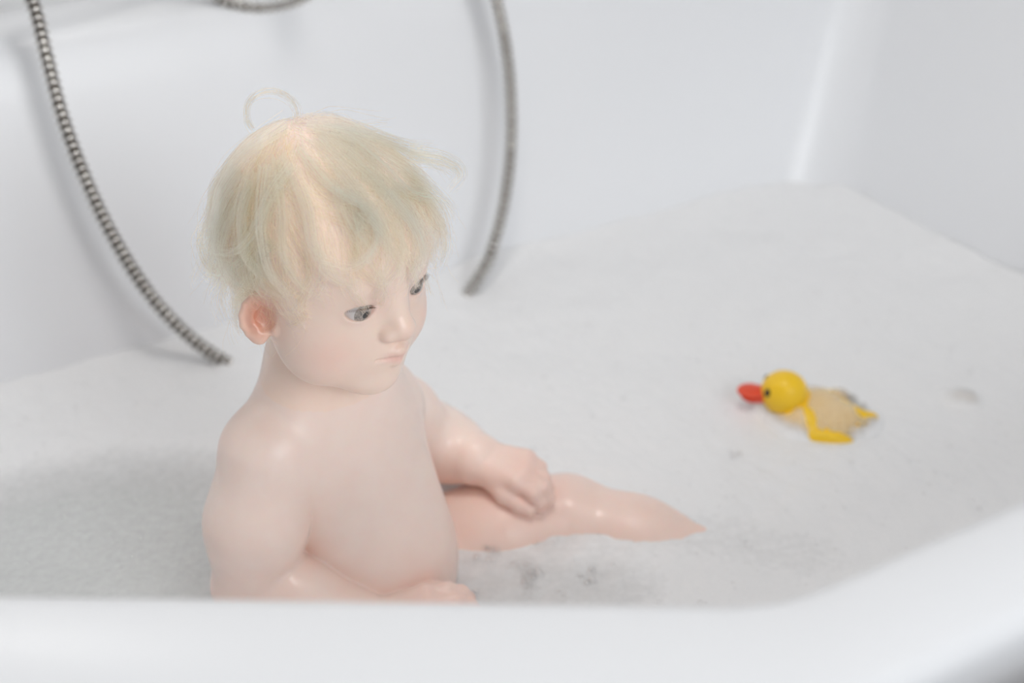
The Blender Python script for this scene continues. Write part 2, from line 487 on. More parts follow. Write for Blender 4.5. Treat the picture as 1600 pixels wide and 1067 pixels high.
water = fast_mesh('bath_water', np.stack((X, Y, np.full(X.shape, WATER_Z)), 1), Q, M['water'])
tag(water, 'clear greenish grey bath water filling the tub', 'water', kind='stuff')
DUCK = px(1280, 648, z=WATER_Z+0.006); DUCK[2] = WATER_Z-0.008
DUCK_YAW = math.radians(172)
X, Y, D, Q = sheet(0.003, WATER_Z, 0.008)
th = np.full(X.shape, 1.05)
# open water left of the child
e = np.hypot((X+0.33)/0.17, (Y-0.90)/0.13)
th -= 0.66*(1-sstep(0.45, 1.40, e+0.25*(fbm(X*10, Y*10, 3)-0.45)))
# thin lather over the leg and in front of the belly
LEG = [(-0.06, 0.925), (0.05, 0.94), (0.20, 0.915), (0.235, 0.90)]
dl = seg_dist(X, Y, LEG)
th -= 0.10*(1-sstep(0.010, 0.055, dl))
e2 = np.hypot((X-0.02)/0.11, (Y-0.855)/0.06)
th -= 0.30*(1-sstep(0.3, 1.2, e2+0.5*(fbm(X*40, Y*40, 9)-0.45)))
# film over the duck's back
dcx = (X-DUCK[0])*math.cos(DUCK_YAW)+(Y-DUCK[1])*math.sin(DUCK_YAW); dcy = -(X-DUCK[0])*math.sin(DUCK_YAW)+(Y-DUCK[1])*math.cos(DUCK_YAW)
ed = np.hypot((dcx+0.002)/0.060, dcy/0.051)
patch = sstep(0.46, 0.56, fbm(X*38, Y*38, 21)+0.10*sstep(0.4, 0.8, ed))*(1-sstep(0.86, 0.98, ed))*(1-sstep(0.0, 0.02, dcx))
th -= 0.66*(1-sstep(0.70, 0.90, ed))
T2 = px(1500, 632, z=WATER_Z); T2[2] = WATER_Z-0.005
hz = 0.004+0.010*(fbm(X*9, Y*9, 5)-0.4)+0.004*(fbm(X*45, Y*45, 6)-0.45)+0.0025*(fbm(X*160, Y*160, 7, 2)-0.4)
hz += 0.012*np.exp(-np.clip(-D, 0, 1)/0.03)*(0.4+fbm(X*12, Y*12, 8))
hz = np.maximum(hz*np.clip(th+0.25, 0.1, 1), 0.0012)
film = DUCK[2]-WATER_Z+0.0345*np.sqrt(np.clip(1-ed**2, 0, 1))+0.003*(fbm(X*120, Y*120, 7, 2)-0.4)-0.012*patch
hz = np.where(ed < 1, np.maximum(np.minimum(hz, 0.004), film), hz)
e3 = ((X-T2[0])**2+(Y-T2[1])**2)/0.024**2
hz = np.where(e3 < 1, np.maximum(hz, 0.0128*np.sqrt(np.clip(1-e3, 0, 1))), hz); th -= 0.30*(1-sstep(0.0, 0.70, e3+0.5*(fbm(X*60, Y*60, 41)-0.4)))
bk = np.exp(-(((dcx-0.056)/0.008)**2+((dcy+0.002)/0.010)**2)); hz = hz+0.026*bk; th -= 0.45*bk
foam = fast_mesh('bath_foam', np.stack((X, Y, WATER_Z+hz), 1), Q, M['foam'])
tag(foam, 'white soap foam spread over the bath water', 'foam', kind='stuff')
a = foam.data.attributes.new('thickness', 'FLOAT', 'POINT'); a.data.foreach_set('value', th.astype(np.float32))

# bubbles: little domes on the lather
def icosphere():
    bm = bmesh.new(); bmesh.ops.create_icosphere(bm, subdivisions=2, radius=1.0)
    V = np.array([v.co[:] for v in bm.verts]); F = np.array([[v.index for v in f.verts] for f in bm.faces]); bm.free()
    return V, F
IV, IF = icosphere()
DOME = IF[(IV[IF][:, :, 2].mean(1) > -0.05)]
bp = []
k = rng.integers(0, len(X), 2600)
for i in k:
    if math.hypot(X[i]+0.11, Y[i]-0.88) < 0.10: continue
    r = 0.0006+0.0011*rng.random()**3
    bp.append((X[i], Y[i], WATER_Z+hz[i]+r*0.3, r))
for i in rng.integers(0, len(X), 170):
    if math.hypot(X[i]+0.11, Y[i]-0.88) < 0.10: continue
    r = 0.0014+0.0014*rng.random(); bp.append((X[i], Y[i], WATER_Z+hz[i]+r*0.4, r))
for cx, cy, cnt, rr in ((765, 868, 16, 0.0042), (832, 902, 20, 0.0042), (922, 903, 14, 0.0038), (805, 885, 8, 0.003), (730, 930, 6, 0.003),
                        (830, 925, 8, 0.003), (875, 930, 6, 0.002), (690, 880, 10, 0.003), (940, 850, 8, 0.002), (1142, 712, 8, 0.003),
                        (1160, 850, 6, 0.002), (700, 800, 4, 0.002), (1320, 765, 5, 0.0025), (1480, 700, 4, 0.002)):
    c = px(cx, cy, z=WATER_Z+0.004)
    for q in range(cnt):
        r = rr*(0.4+0.6*rng.random()); ang = rng.random()*6.28; d = rng.random()**0.5*rr*2.6
        bp.append((c[0]+d*math.cos(ang), c[1]+d*math.sin(ang)*1.1, WATER_Z+0.004+r*0.35, r))
bp = np.array(bp)
V = (bp[:, None, :3]+IV[None]*bp[:, None, 3:4]).reshape(-1, 3)
F = (DOME[None]+(np.arange(len(bp))*len(IV))[:, None, None]).reshape(-1, 3)
bub = fast_mesh('soap_bubbles', V, F, M['bubble'])
tag(bub, 'tiny glistening soap bubbles scattered over the foam', 'bubbles', kind='stuff')

# ------------------------------------------------------------------ signed distance modelling
def nrm(v): v = np.asarray(v, float); return v/np.linalg.norm(v)
def sd_cone(P, a, b_, r1, r2):
    a = np.asarray(a, np.float32); b_ = np.asarray(b_, np.float32)
    ba = b_-a; l2 = float(ba@ba)
    pa = P-a; t = np.clip((pa@ba)/l2, 0, 1)
    d = pa-t[:, None]*ba
    return np.sqrt(np.einsum('ij,ij->i', d, d))-(r1+(r2-r1)*t)
def sd_ell(P, c, r, R=None):
    d = P-np.asarray(c, np.float32)
    if R is not None: d = d@np.asarray(R, np.float32).T      # rows of R: local axes
    r = np.asarray(r, np.float32)
    k0 = np.sqrt(np.einsum('ij,ij->i', d/r, d/r)); q = d/(r*r); k1 = np.sqrt(np.einsum('ij,ij->i', q, q))+1e-9
    return k0*(k0-1)/k1
def smin(a, b_, k):
    h = np.maximum(k-np.abs(a-b_), 0)/k
    return np.minimum(a, b_)-h*h*k*0.25
def ssub(a, b_, k):      # a minus b
    return -smin(-a, b_, k)

def near(P, c, rad):
    q = P-np.asarray(c, np.float32); return np.einsum('ij,ij->i', q, q) < rad*rad
# head frame
HC = np.array((-0.1215, 0.852, 0.5695))
HY, HP, HR = math.radians(-39.5), math.radians(-8.5), math.radians(-2)
hf = np.array((math.cos(HY)*math.cos(HP), math.sin(HY)*math.cos(HP), math.sin(HP)))
hl = nrm(np.cross((0, 0, 1), hf)); hu = np.cross(hf, hl)
hl = hl*math.cos(HR)+hu*math.sin(HR); hu = np.cross(hf, hl)
HRM = np.array((hf, hl, hu))                     # rows
HS3 = np.array((0.84, 0.93, 0.945))             # short, round toddler skull
def H2W(p): return HC+(np.asarray(p)*HS3)@HRM
def W2H(P): return (((P-HC)@HRM.T)/HS3)
def rotz(a): c, s = math.cos(a), math.sin(a); return np.array(((c, s, 0), (-s, c, 0), (0, 0, 1.0)))
def rotx(a): c, s = math.cos(a), math.sin(a); return np.array(((1, 0, 0), (0, c, s), (0, -s, c)))
EYE = np.array((0.0575, 0.0262, -0.0105)); EYE_R = 0.0124

def sd_cranium(p):
    d = sd_ell(p, (-0.016, 0, 0.017), (0.080, 0.067, 0.072))
    d = smin(d, sd_ell(p, (0.028, 0, 0.018), (0.050, 0.055, 0.046)), 0.03)
    return d
def sd_face(p, d):
    """everything in front: sockets, nose, lips, lids"""
    for s in (-1, 1):                                                                  # shallow sockets
        d = ssub(d, sd_ell(p, (0.084, s*0.0255, -0.009), (0.013, 0.016, 0.009)), 0.012)
    d = smin(d, sd_cone(p, (0.069, 0, -0.006), (0.0825, 0, -0.0265), 0.0058, 0.0080), 0.012)
    d = smin(d, sd_ell(p, (0.0830, 0, -0.0290), (0.0090, 0.0094, 0.0082)), 0.006)
    for s in (-1, 1):
        d = smin(d, sd_ell(p, (0.0785, s*0.0098, -0.0315), (0.0074, 0.0060, 0.0060)), 0.0040)
        d = ssub(d, sd_ell(p, (0.0840, s*0.0050, -0.0380), (0.0044, 0.0027, 0.0036)), 0.003)
    for s in (-1, 1):
        d = smin(d, sd_cone(p, (0.0825, s*0.002, -0.0480), (0.0730, s*0.0142, -0.0508), 0.0038, 0.0020), 0.004)
        d = smin(d, sd_cone(p, (0.0800, s*0.001, -0.0560), (0.0730, s*0.0132, -0.0525), 0.0042, 0.0020), 0.004)
        d = ssub(d, sd_cone(p, (0.0860, s*0.001, -0.0520), (0.0755, s*0.0165, -0.0525), 0.0018, 0.0012), 0.0018)
    for s in (-1, 1):                                                                  # eyelids
        e = EYE*np.array((1, s, 1))
        d = smin(d, sd_ell(p, e, (EYE_R+0.0017,)*3), 0.005)
        R = rotz(s*math.radians(20))
        d = ssub(d, sd_ell(p, e+np.array((0.0105, s*0.0035, -0.0002)), (0.0100, 0.0120, 0.0060), rotx(s*math.radians(4))@R), 0.0014)
        d = smin(d, sd_ell(p, e+np.array((-0.0035, 0, 0)), (EYE_R-0.0022,)*3), 0.0005)
    return d
EARC = np.array((0.005, 0.0655, -0.027)); EARS = 0.86
def sd_ear(p, s):
    R = rotz(-s*math.radians(34))@rotx(s*math.radians(14))
    q = (p-(EARC*np.array((1, s, 1))).astype(np.float32))@R.T.astype(np.float32)
    q = q/np.float32(EARS)
    cy, sy = math.cos(0.30), math.sin(0.30)                # tilt back
    q = np.stack((cy*q[:, 0]-sy*q[:, 2], q[:, 1], sy*q[:, 0]+cy*q[:, 2]), 1).astype(np.float32)
    ear = sd_ell(q, (-0.001, 0, 0), (0.0185, 0.0055, 0.0215))
    ear = ssub(ear, sd_ell(q, (0.001, s*0.006, 0.001), (0.0132, 0.0085, 0.0160)), 0.002)
    arc = [(0.0165*math.cos(t)-0.001, 0.0018*s, 0.0195*math.sin(t)) for t in np.linspace(math.radians(20), math.radians(290), 11)]
    for a_, b__ in zip(arc[:-1], arc[1:]): ear = smin(ear, sd_cone(q, a_, b__, 0.0033, 0.0033), 0.0012)
    arc = [(0.0085*math.cos(t)-0.001, 0.0015*s, 0.0120*math.sin(t)) for t in np.linspace(math.radians(80), math.radians(290), 7)]
    for a_, b__ in zip(arc[:-1], arc[1:]): ear = smin(ear, sd_cone(q, a_, b__, 0.0022, 0.0024), 0.002)
    ear = smin(ear, sd_ell(q, (0.005, 0, -0.0185), (0.0085, 0.0048, 0.0070)), 0.004)
    ear = ssub(ear, sd_ell(q, (0.006, s*0.004, -0.003), (0.0075, 0.0075, 0.0080)), 0.003)
    return smin(ear, sd_ell(q, (0.0160, 0, -0.005), (0.0035, 0.0040, 0.0050)), 0.003)*np.float32(EARS)
def sd_head(p):
    d = sd_cranium(p)
    d = smin(d, sd_ell(p, (0.016, 0, -0.032), (0.056, 0.056, 0.052)), 0.03)
    for s in (-1, 1):
        d = smin(d, sd_ell(p, (0.034, s*0.032, -0.050), (0.033, 0.029, 0.031)), 0.02)
    d = smin(d, sd_ell(p, (0.056, 0, -0.076), (0.022, 0.023, 0.018)), 0.022)           # chin
    d = smin(d, sd_ell(p, (0.061, 0, -0.050), (0.020, 0.022, 0.018)), 0.014)           # mouth mound
    m = near(p, (0.074, 0, -0.028), 0.055)
    if m.any(): d[m] = sd_face(p[m], d[m])
    for s in (-1, 1):
        m = near(p, EARC*np.array((1, s, 1)), 0.036)
        if m.any(): d[m] = smin(d[m], sd_ear(p[m], s), 0.004)
    return d

BY = math.radians(-47)
bf = np.array((math.cos(BY), math.sin(BY), 0)); bl = np.array((-math.sin(BY), math.cos(BY), 0)); bu = np.array((0, 0, 1.0))
BR = np.array((bf, bl, bu))
SHR = np.array((-0.174, 0.832, 0.418)); SHL = np.array((-0.106, 0.930, 0.400))
NECK0 = np.array((-0.131, 0.880, 0.434)); NECK1 = H2W((-0.016, 0, -0.045))
ELR = np.array((-0.190, 0.816, 0.312)); WRR = np.array((-0.098, 0.790, 0.296))
ELL = px(654, 680, Y=1.010); WRL = px(742, 716, Y=0.965)
HIPL = np.array((-0.085, 0.938, 0.226)); KNL = np.array((0.045, 0.962, 0.260)); ANL = np.array((0.192, 0.916, 0.243))
HIPR = np.array((-0.130, 0.862, 0.212)); KNR = np.array((-0.055, 0.750, 0.225)); ANR = np.array((0.045, 0.655, 0.196))

def hand_prims(wr, d, n, side, curls, sc=1.0, thumb_in=0.35):
    """list of (a,b,r1,r2): palm + four fingers + thumb; t points to the thumb side"""
    d = nrm(d); n = nrm(n-np.dot(n, d)*d); t = np.cross(d, n)*side
    prims = []
    offs = (0.0150, 0.0052, -0.0048, -0.0140); L = ((.018, .0125, .010), (.020, .0135, .011), (.0185, .0125, .0105), (.014, .010, .009))
    for i, o in enumerate(offs):
        k = wr+(d*(0.040-0.003*abs(i-1.2))+t*o*0.92+n*0.003)*sc
        prims.append((wr+t*o*0.5*sc, k, 0.0135*sc, 0.0088*sc, 0.0045))
        a = k; ang = 0
        for j in range(3):
            ang += math.radians(curls[i][j])
            b_ = a+(d*math.cos(ang)-n*math.sin(ang)+t*o*4.0*(0.35 if j == 0 else 0))*L[i][j]*sc
            r = (0.0074, 0.0068, 0.0061, 0.0054)
            prims.append((a, b_, r[j]*sc, r[j+1]*sc, 0.003)); a = b_
    b0 = wr+(d*0.010+t*0.010-n*0.004)*sc
    b1 = b0+nrm(d*0.78+t*0.55-n*0.22)*0.022*sc
    b2 = b1+nrm(d*0.95+t*0.10-n*thumb_in)*0.015*sc
    b3 = b2+nrm(d*0.97-t*0.05-n*(thumb_in+0.1))*0.011*sc
    prims += [(b0, b1, 0.0115*sc, 0.0080*sc, 0.008), (b1, b2, 0.0078*sc, 0.0070*sc, 0.004), (b2, b3, 0.0070*sc, 0.0056*sc, 0.003)]
    return prims
HANDL = hand_prims(WRL+np.array((0.009, -0.005, 0.000)), np.array((0.060, -0.030, 0.001)), np.array((-0.15, -0.25, 1.0)), 1,
                   ((28, 42, 30), (30, 44, 32), (34, 44, 32), (38, 44, 30)), 0.92, 0.42)
HANDR = hand_prims(WRR+np.array((0.004, 0, 0)), np.array((0.070, 0.006, 0.022)), np.array((-0.2, -0.35, 1.0)), -1,
                   ((15, 30, 25), (20, 35, 25), (22, 38, 25), (24, 38, 25)), 0.95, 0.1)
def foot_prims(an, d, up):
    d = nrm(d); up = nrm(up-np.dot(up, d)*d); t = np.cross(d, up)
    heel = an-d*0.014-up*0.012; pr = [(heel, an+d*0.050-up*0.018, 0.021, 0.017, 0.015), (an, an+d*0.045-up*0.016, 0.022, 0.016, 0.015)]
    for i in range(5):
        o = (i-2)*0.0085; a = an+d*(0.050-0.003*abs(i-1))-up*0.018+t*o
        pr.append((a, a+d*(0.020-0.002*i)+up*0.002, 0.0085 if i == 0 else 0.0068, 0.0075 if i == 0 else 0.0058, 0.004))
    return pr
FOOTL = foot_prims(ANL, np.array((0.80, -0.50, 0.12)), np.array((-0.6, 0.1, 0.8)))
FOOTR = foot_prims(ANR, np.array((0.75, -0.30, 0.50)), np.array((-0.6, 0.2, 0.8)))

def chain(P, pts, k):
    d = None
    for (a, r1), (b_, r2) in zip(pts[:-1], pts[1:]):
        c = sd_cone(P, a, b_, r1, r2); d = c if d is None else smin(d, c, k)
    return d
def masked(P, m, fn, d, k):
    """blend fn(P) into d only where m"""
    if m.any():
        d = d.copy(); d[m] = smin(d[m], fn(P[m]), k)
    return d
def detail(P, d, prims, c):
    m = near(P, c, 0.135)
    if m.any():
        q = P[m]; v = d[m]
        for a, b_, r1, r2, k in prims: v = smin(v, sd_cone(q, a, b_, r1, r2), k)
        d = d.copy(); d[m] = v
    return d
def sd_body(P):
    P = P.astype(np.float32)
    # torso: plain smooth volumes
    d = sd_ell(P, (-0.112, 0.886, 0.222), (0.064, 0.080, 0.066), BR)
    d = smin(d, sd_ell(P, np.array((-0.106, 0.871, 0.298))+bf*0.004+bl*0.001, (0.062, 0.061, 0.078), BR), 0.03)
    d = smin(d, sd_ell(P, np.array((-0.126, 0.877, 0.370))+bl*0.005, (0.055, 0.063, 0.074), BR), 0.03)
    d = smin(d, sd_cone(P, SHR*0.86+SHL*0.14+np.array((0, 0, -0.008)), SHR*0.14+SHL*0.86+np.array((0, 0, -0.008)), 0.034, 0.034), 0.025)
    d = smin(d, sd_cone(P, NECK0, NECK1, 0.036, 0.034), 0.016)
    d = smin(d, sd_cone(P, NECK0+bl*0.018+np.array((0, 0, 0.018)), SHL*0.88+NECK0*0.12, 0.030, 0.027), 0.03)
    d = smin(d, sd_cone(P, NECK0-bl*0.018+np.array((0, 0, 0.024)), SHR*0.85+NECK0*0.15, 0.030, 0.029), 0.03)
    # legs
    leg = chain(P, [(HIPL, 0.058), (HIPL*0.4+KNL*0.6+np.array((0, 0, 0.006)), 0.047), (KNL, 0.037)], 0.02)
    leg = smin(leg, chain(P, [(KNL, 0.038), (KNL*0.6+ANL*0.4, 0.034), (ANL, 0.024)], 0.02), 0.012)
    leg = detail(P, leg, FOOTL, ANL)
    d = smin(d, leg, 0.012)
    leg = chain(P, [(HIPR, 0.056), (HIPR*0.4+KNR*0.6, 0.048), (KNR, 0.037)], 0.02)
    leg = smin(leg, chain(P, [(KNR, 0.037), (KNR*0.6+ANR*0.4, 0.033), (ANR, 0.023)], 0.02), 0.012)
    leg = detail(P, leg, FOOTR, ANR)
    d = smin(d, leg, 0.012)
    # arms, joined softly only at the shoulder
    arm = chain(P, [(SHR, 0.0335), (SHR*0.5+ELR*0.5+np.array((-0.002, -0.003, 0)), 0.0335), (ELR, 0.0295)], 0.02)
    arm = smin(arm, chain(P, [(ELR, 0.030), (ELR*0.65+WRR*0.35, 0.0295), (WRR, 0.0205)], 0.015), 0.006)
    arm = detail(P, arm, HANDR, WRR)
    q = np.sqrt(np.einsum('ij,ij->i', P-SHR.astype(np.float32), P-SHR.astype(np.float32)))
    d = smin(d, arm, (0.002+0.022*np.clip(1-q/0.055, 0, 1)).astype(np.float32))
    arm = chain(P, [(SHL, 0.034), (SHL*0.5+ELL*0.5, 0.032), (ELL, 0.028)], 0.02)
    arm = smin(arm, chain(P, [(ELL, 0.028), (ELL*0.5+WRL*0.5, 0.0275), (WRL, 0.0225)], 0.015), 0.022)
    arm = detail(P, arm, HANDL, WRL)
    q = np.sqrt(np.einsum('ij,ij->i', P-SHL.astype(np.float32), P-SHL.astype(np.float32)))
    d = smin(d, arm, (0.0015+0.024*np.clip(1-q/0.075, 0, 1)).astype(np.float32))
    # head
    m = near(P, HC, 0.16)
    if m.any():
        hp = W2H(P[m]).astype(np.float32)
        hd = sd_head(hp)*np.float32(0.90)
        d = d.copy(); d[m] = smin(d[m], hd, 0.006)
    return d

def chunked(f, P, n=400000):
    return np.concatenate([f(P[i:i+n]) for i in range(0, len(P), n)])
def polygonize(f, lo, hi, h, B=8):
    lo = np.asarray(lo, float); H = h*B
    nc = np.ceil((np.asarray(hi)-lo)/H).astype(int)
    ci = np.stack(np.meshgrid(*[np.arange(k) for k in nc], indexing='ij'), -1).reshape(-1, 3)
    fc = chunked(f, (lo+(ci+0.5)*H).astype(np.float32))
    ci = ci[np.abs(fc) < H*0.87*1.5]
    g = np.arange(B+1); off = np.stack(np.meshgrid(g, g, g, indexing='ij'), -1)
    nx = (nc*B+2).astype(np.int64)
    def cid(c): return (c[..., 0]*nx[1]+c[..., 1])*nx[2]+c[..., 2]
    cell_ids, cell_pos, quads = [], [], []
    for st in range(0, len(ci), 400):
        blk = ci[st:st+400]
        gi = blk[:, None, None, None, :]*B+off[None]                          # (nb,9,9,9,3)
        Fv = chunked(f, (lo+gi.reshape(-1, 3)*h).astype(np.float32)).reshape(gi.shape[:-1])
        S = Fv < 0
        c8 = [(i, j, k) for i in (0, 1) for j in (0, 1) for k in (0, 1)]
        sub = lambda A, c: A[:, c[0]:c[0]+B, c[1]:c[1]+B, c[2]:c[2]+B]
        cnt = sum(sub(S, c).astype(np.int8) for c in c8)
        act = (cnt > 0) & (cnt < 8)
        base = gi[:, :B, :B, :B][act]
        vals = {c: sub(Fv, c)[act] for c in c8}
        acc = np.zeros((len(base), 3)); num = np.zeros(len(base))
        for ax in range(3):
            for c in c8:
                if c[ax] == 1: continue
                c2 = list(c); c2[ax] = 1; c2 = tuple(c2)
                a, b_ = vals[c], vals[c2]; x = (a < 0) != (b_ < 0)
                t = np.where(x, a/np.where(x, a-b_, 1), 0)
                pnt = np.array(c, float)[None]+np.eye(3)[ax][None]*t[:, None]
                acc += pnt*x[:, None]; num += x
        cell_ids.append(cid(base.astype(np.int64))); cell_pos.append(lo+(base+acc/num[:, None])*h)
        for ax in range(3):
            s0 = S[:, :B, :B, :B]; sl = [slice(0, B)]*3; sl[ax] = slice(1, B+1); s1 = S[(slice(None), *sl)]
            e = s0 != s1
            nb = gi[:, :B, :B, :B][e].astype(np.int64); flip = s0[e]
            u, v = [(1, 2), (2, 0), (0, 1)][ax]
            eu = np.zeros(3, np.int64); eu[u] = 1; ev = np.zeros(3, np.int64); ev[v] = 1
            q = np.stack((cid(nb-eu-ev), cid(nb-ev), cid(nb), cid(nb-eu)), 1)
            q[~flip] = q[~flip][:, ::-1]
            quads.append(q)
    ids = np.concatenate(cell_ids); pos = np.concatenate(cell_pos); q = np.concatenate(quads)
    o = np.argsort(ids); ids = ids[o]; pos = pos[o]
    k = np.clip(np.searchsorted(ids, q), 0, len(ids)-1); ok = (ids[k] == q).all(1)
    return pos, k[ok]
def grad(f, P, e):
    g = np.zeros(P.shape)
    for a in range(3):
        d = np.zeros(3); d[a] = e
        g[:, a] = (chunked(f, (P+d).astype(np.float32))-chunked(f, (P-d).astype(np.float32)))/(2*e)
    return g
def refine(f, V, it=2):
    for _ in range(it):
        v0 = chunked(f, V.astype(np.float32)); g = grad(f, V, 0.0004); g2 = (g*g).sum(1)+1e-6
        V = V-np.clip(v0/g2, -0.001, 0.001)[:, None]*g
    return V

V, Q = polygonize(sd_body, (-0.27, 0.56, 0.13), (0.29, 1.10, 0.68), 0.00125)
V = refine(sd_body, V, 1)
person = tag(empty('person', (-0.112, 0.886, BOTTOM_Z)), 'blond toddler sitting in the foam bath, head turned towards the yellow duck', 'person')
body = fast_mesh('body', V, Q, M['skin'], person)
print('body verts', len(V), 'quads', len(Q))

# skin colour: natural pigment (blush, lips, ears, hands) plus painted shade (ear hollows, lower body)
hp = W2H(V)
base = np.array((0.935, 0.765, 0.685)); col = np.tile(base, (len(V), 1))
def tint(c, w): 
    global col
    w = np.clip(w, 0, 1)[:, None]; col = col*(1-w)+np.array(c)*w
inhead = np.linalg.norm(hp, axis=1) < 0.125
tint((0.95, 0.75, 0.64), inhead*1.0)
for s in (-1, 1):
    g = np.exp(-(((hp-np.array((0.050, s*0.040, -0.045)))/0.017)**2).sum(1)); tint((0.84, 0.50, 0.43), g*0.75*inhead)
    g = np.exp(-(((hp-np.array((0.004, s*0.071, -0.027)))/np.array((0.018, 0.010, 0.022)))**2).sum(1)); tint((0.84, 0.48, 0.36), g*1.0*inhead)
    g = np.exp(-(((hp-np.array((0.004, s*0.069, -0.027)))/np.array((0.010, 0.008, 0.012)))**2).sum(1)); tint((0.70, 0.27, 0.17), g*0.8*inhead)  # redder flesh inside the ear, its shade and translucent glow painted in
    g = np.exp(-(((hp-EYE*np.array((1, s, 1))-np.array((0.010, 0, 0)))/np.array((0.012, 0.014, 0.0075)))**2).sum(1)); tint((0.78, 0.52, 0.48), g*0.55*inhead)
lip = np.exp(-(((hp-np.array((0.079, 0, -0.0515)))/np.array((0.012, 0.0125, 0.0048)))**4).sum(1)); tint((0.78, 0.43, 0.38), lip*0.55*inhead)
g = np.exp(-(((hp-np.array((0.084, 0, -0.031)))/0.010)**2).sum(1)); tint((0.85, 0.55, 0.46), g*0.5*inhead)
for w_, dd in ((WRL, np.array((0.045, -0.022, -0.012))), (WRR, np.array((0.05, 0.0, 0.0)))):
    g = np.exp(-(np.linalg.norm(V-(w_+dd), axis=1)/0.034)**2); tint((0.84, 0.53, 0.45), g*0.7)
g = np.exp(-(np.linalg.norm(V-ELR, axis=1)/0.04)**2); tint((0.84, 0.56, 0.48), g*0.4)
low_shade = sstep(0.36, 0.26, V[:, 2])*(~inhead); tint((0.90, 0.66, 0.575), low_shade*0.6)  # shade from the top light painted in: skin darker and redder lower down
c4 = np.c_[col, np.ones(len(V))].astype(np.float32)
a = body.data.attributes.new('skin_colour', 'FLOAT_COLOR', 'POINT'); a.data.foreach_set('color', c4.ravel())

# eyes
GAZE = nrm(hf*0.95-hl*0.10-hu*0.10)
for s in (-1, 1):
    c = H2W(EYE*np.array((1, s, 1))+np.array((0.0004, 0, 0)))
    a1 = nrm(np.cross(GAZE, (0, 0, 1))); a2 = np.cross(a1, GAZE)
    angs = [0, 7, 13, 18, 24, 30, 36, 40, 48, 60, 75, 90, 110, 130, 150, 180]
    seg = 28; V = []; F = []; mi = []
    for an in angs:
        for k in range(seg):
            t = 2*math.pi*k/seg; r = EYE_R*0.93+(0.0005 if an < 28 else 0)
            V.append(c+r*(GAZE*math.cos(math.radians(an))+(a1*math.cos(t)+a2*math.sin(t))*math.sin(math.radians(an))))
    for i in range(len(angs)-1):
        for k in range(seg):
            F.append((i*seg+k, i*seg+(k+1) % seg, (i+1)*seg+(k+1) % seg, (i+1)*seg+k)); mi.append(2 if angs[i] < 13 else (1 if angs[i] < 40 else 0))
    eye = mesh_obj('eye', V, F, M['sclera'], person); eye.data.materials.append(M['iris']); eye.data.materials.append(M['pupil'])
    eye.data.polygons.foreach_set('material_index', np.array(mi, dtype=np.int32))
    eye['label'] = 'grey blue eye'
    # lashes along the upper lid
    V = []; F = []
    e = EYE*np.array((1, s, 1))
    for t in np.linspace(-0.95, 0.95, 26):
        yy = e[1]+s*0.0042+t*0.0098; zz = e[2]+0.0040*math.sqrt(max(0, 1-t*t))+0.0002
        xx = e[0]+math.sqrt(max(1e-6, (EYE_R+0.0012)**2-(yy-e[1])**2-(zz-e[2])**2))
        p0 = np.array((xx, yy, zz)); out = nrm(np.array((1.0, 0.5*(yy-e[1])/0.01+0.2*t, -0.10)))
        P = [H2W(p0+out*q*0.0045+np.array((0, 0, 1))*0.0016*(q*q)*0.9) for q in (0, 0.35, 0.7, 1.0)]
        v, f = tube_geo(P, [0.00016, 0.00014, 0.0001, 0.00004], 3, False)
        F += [tuple(i+len(V) for i in q) for q in f]; V += list(v)
    mesh_obj('eyelashes', V, F, M['lash'], eye)

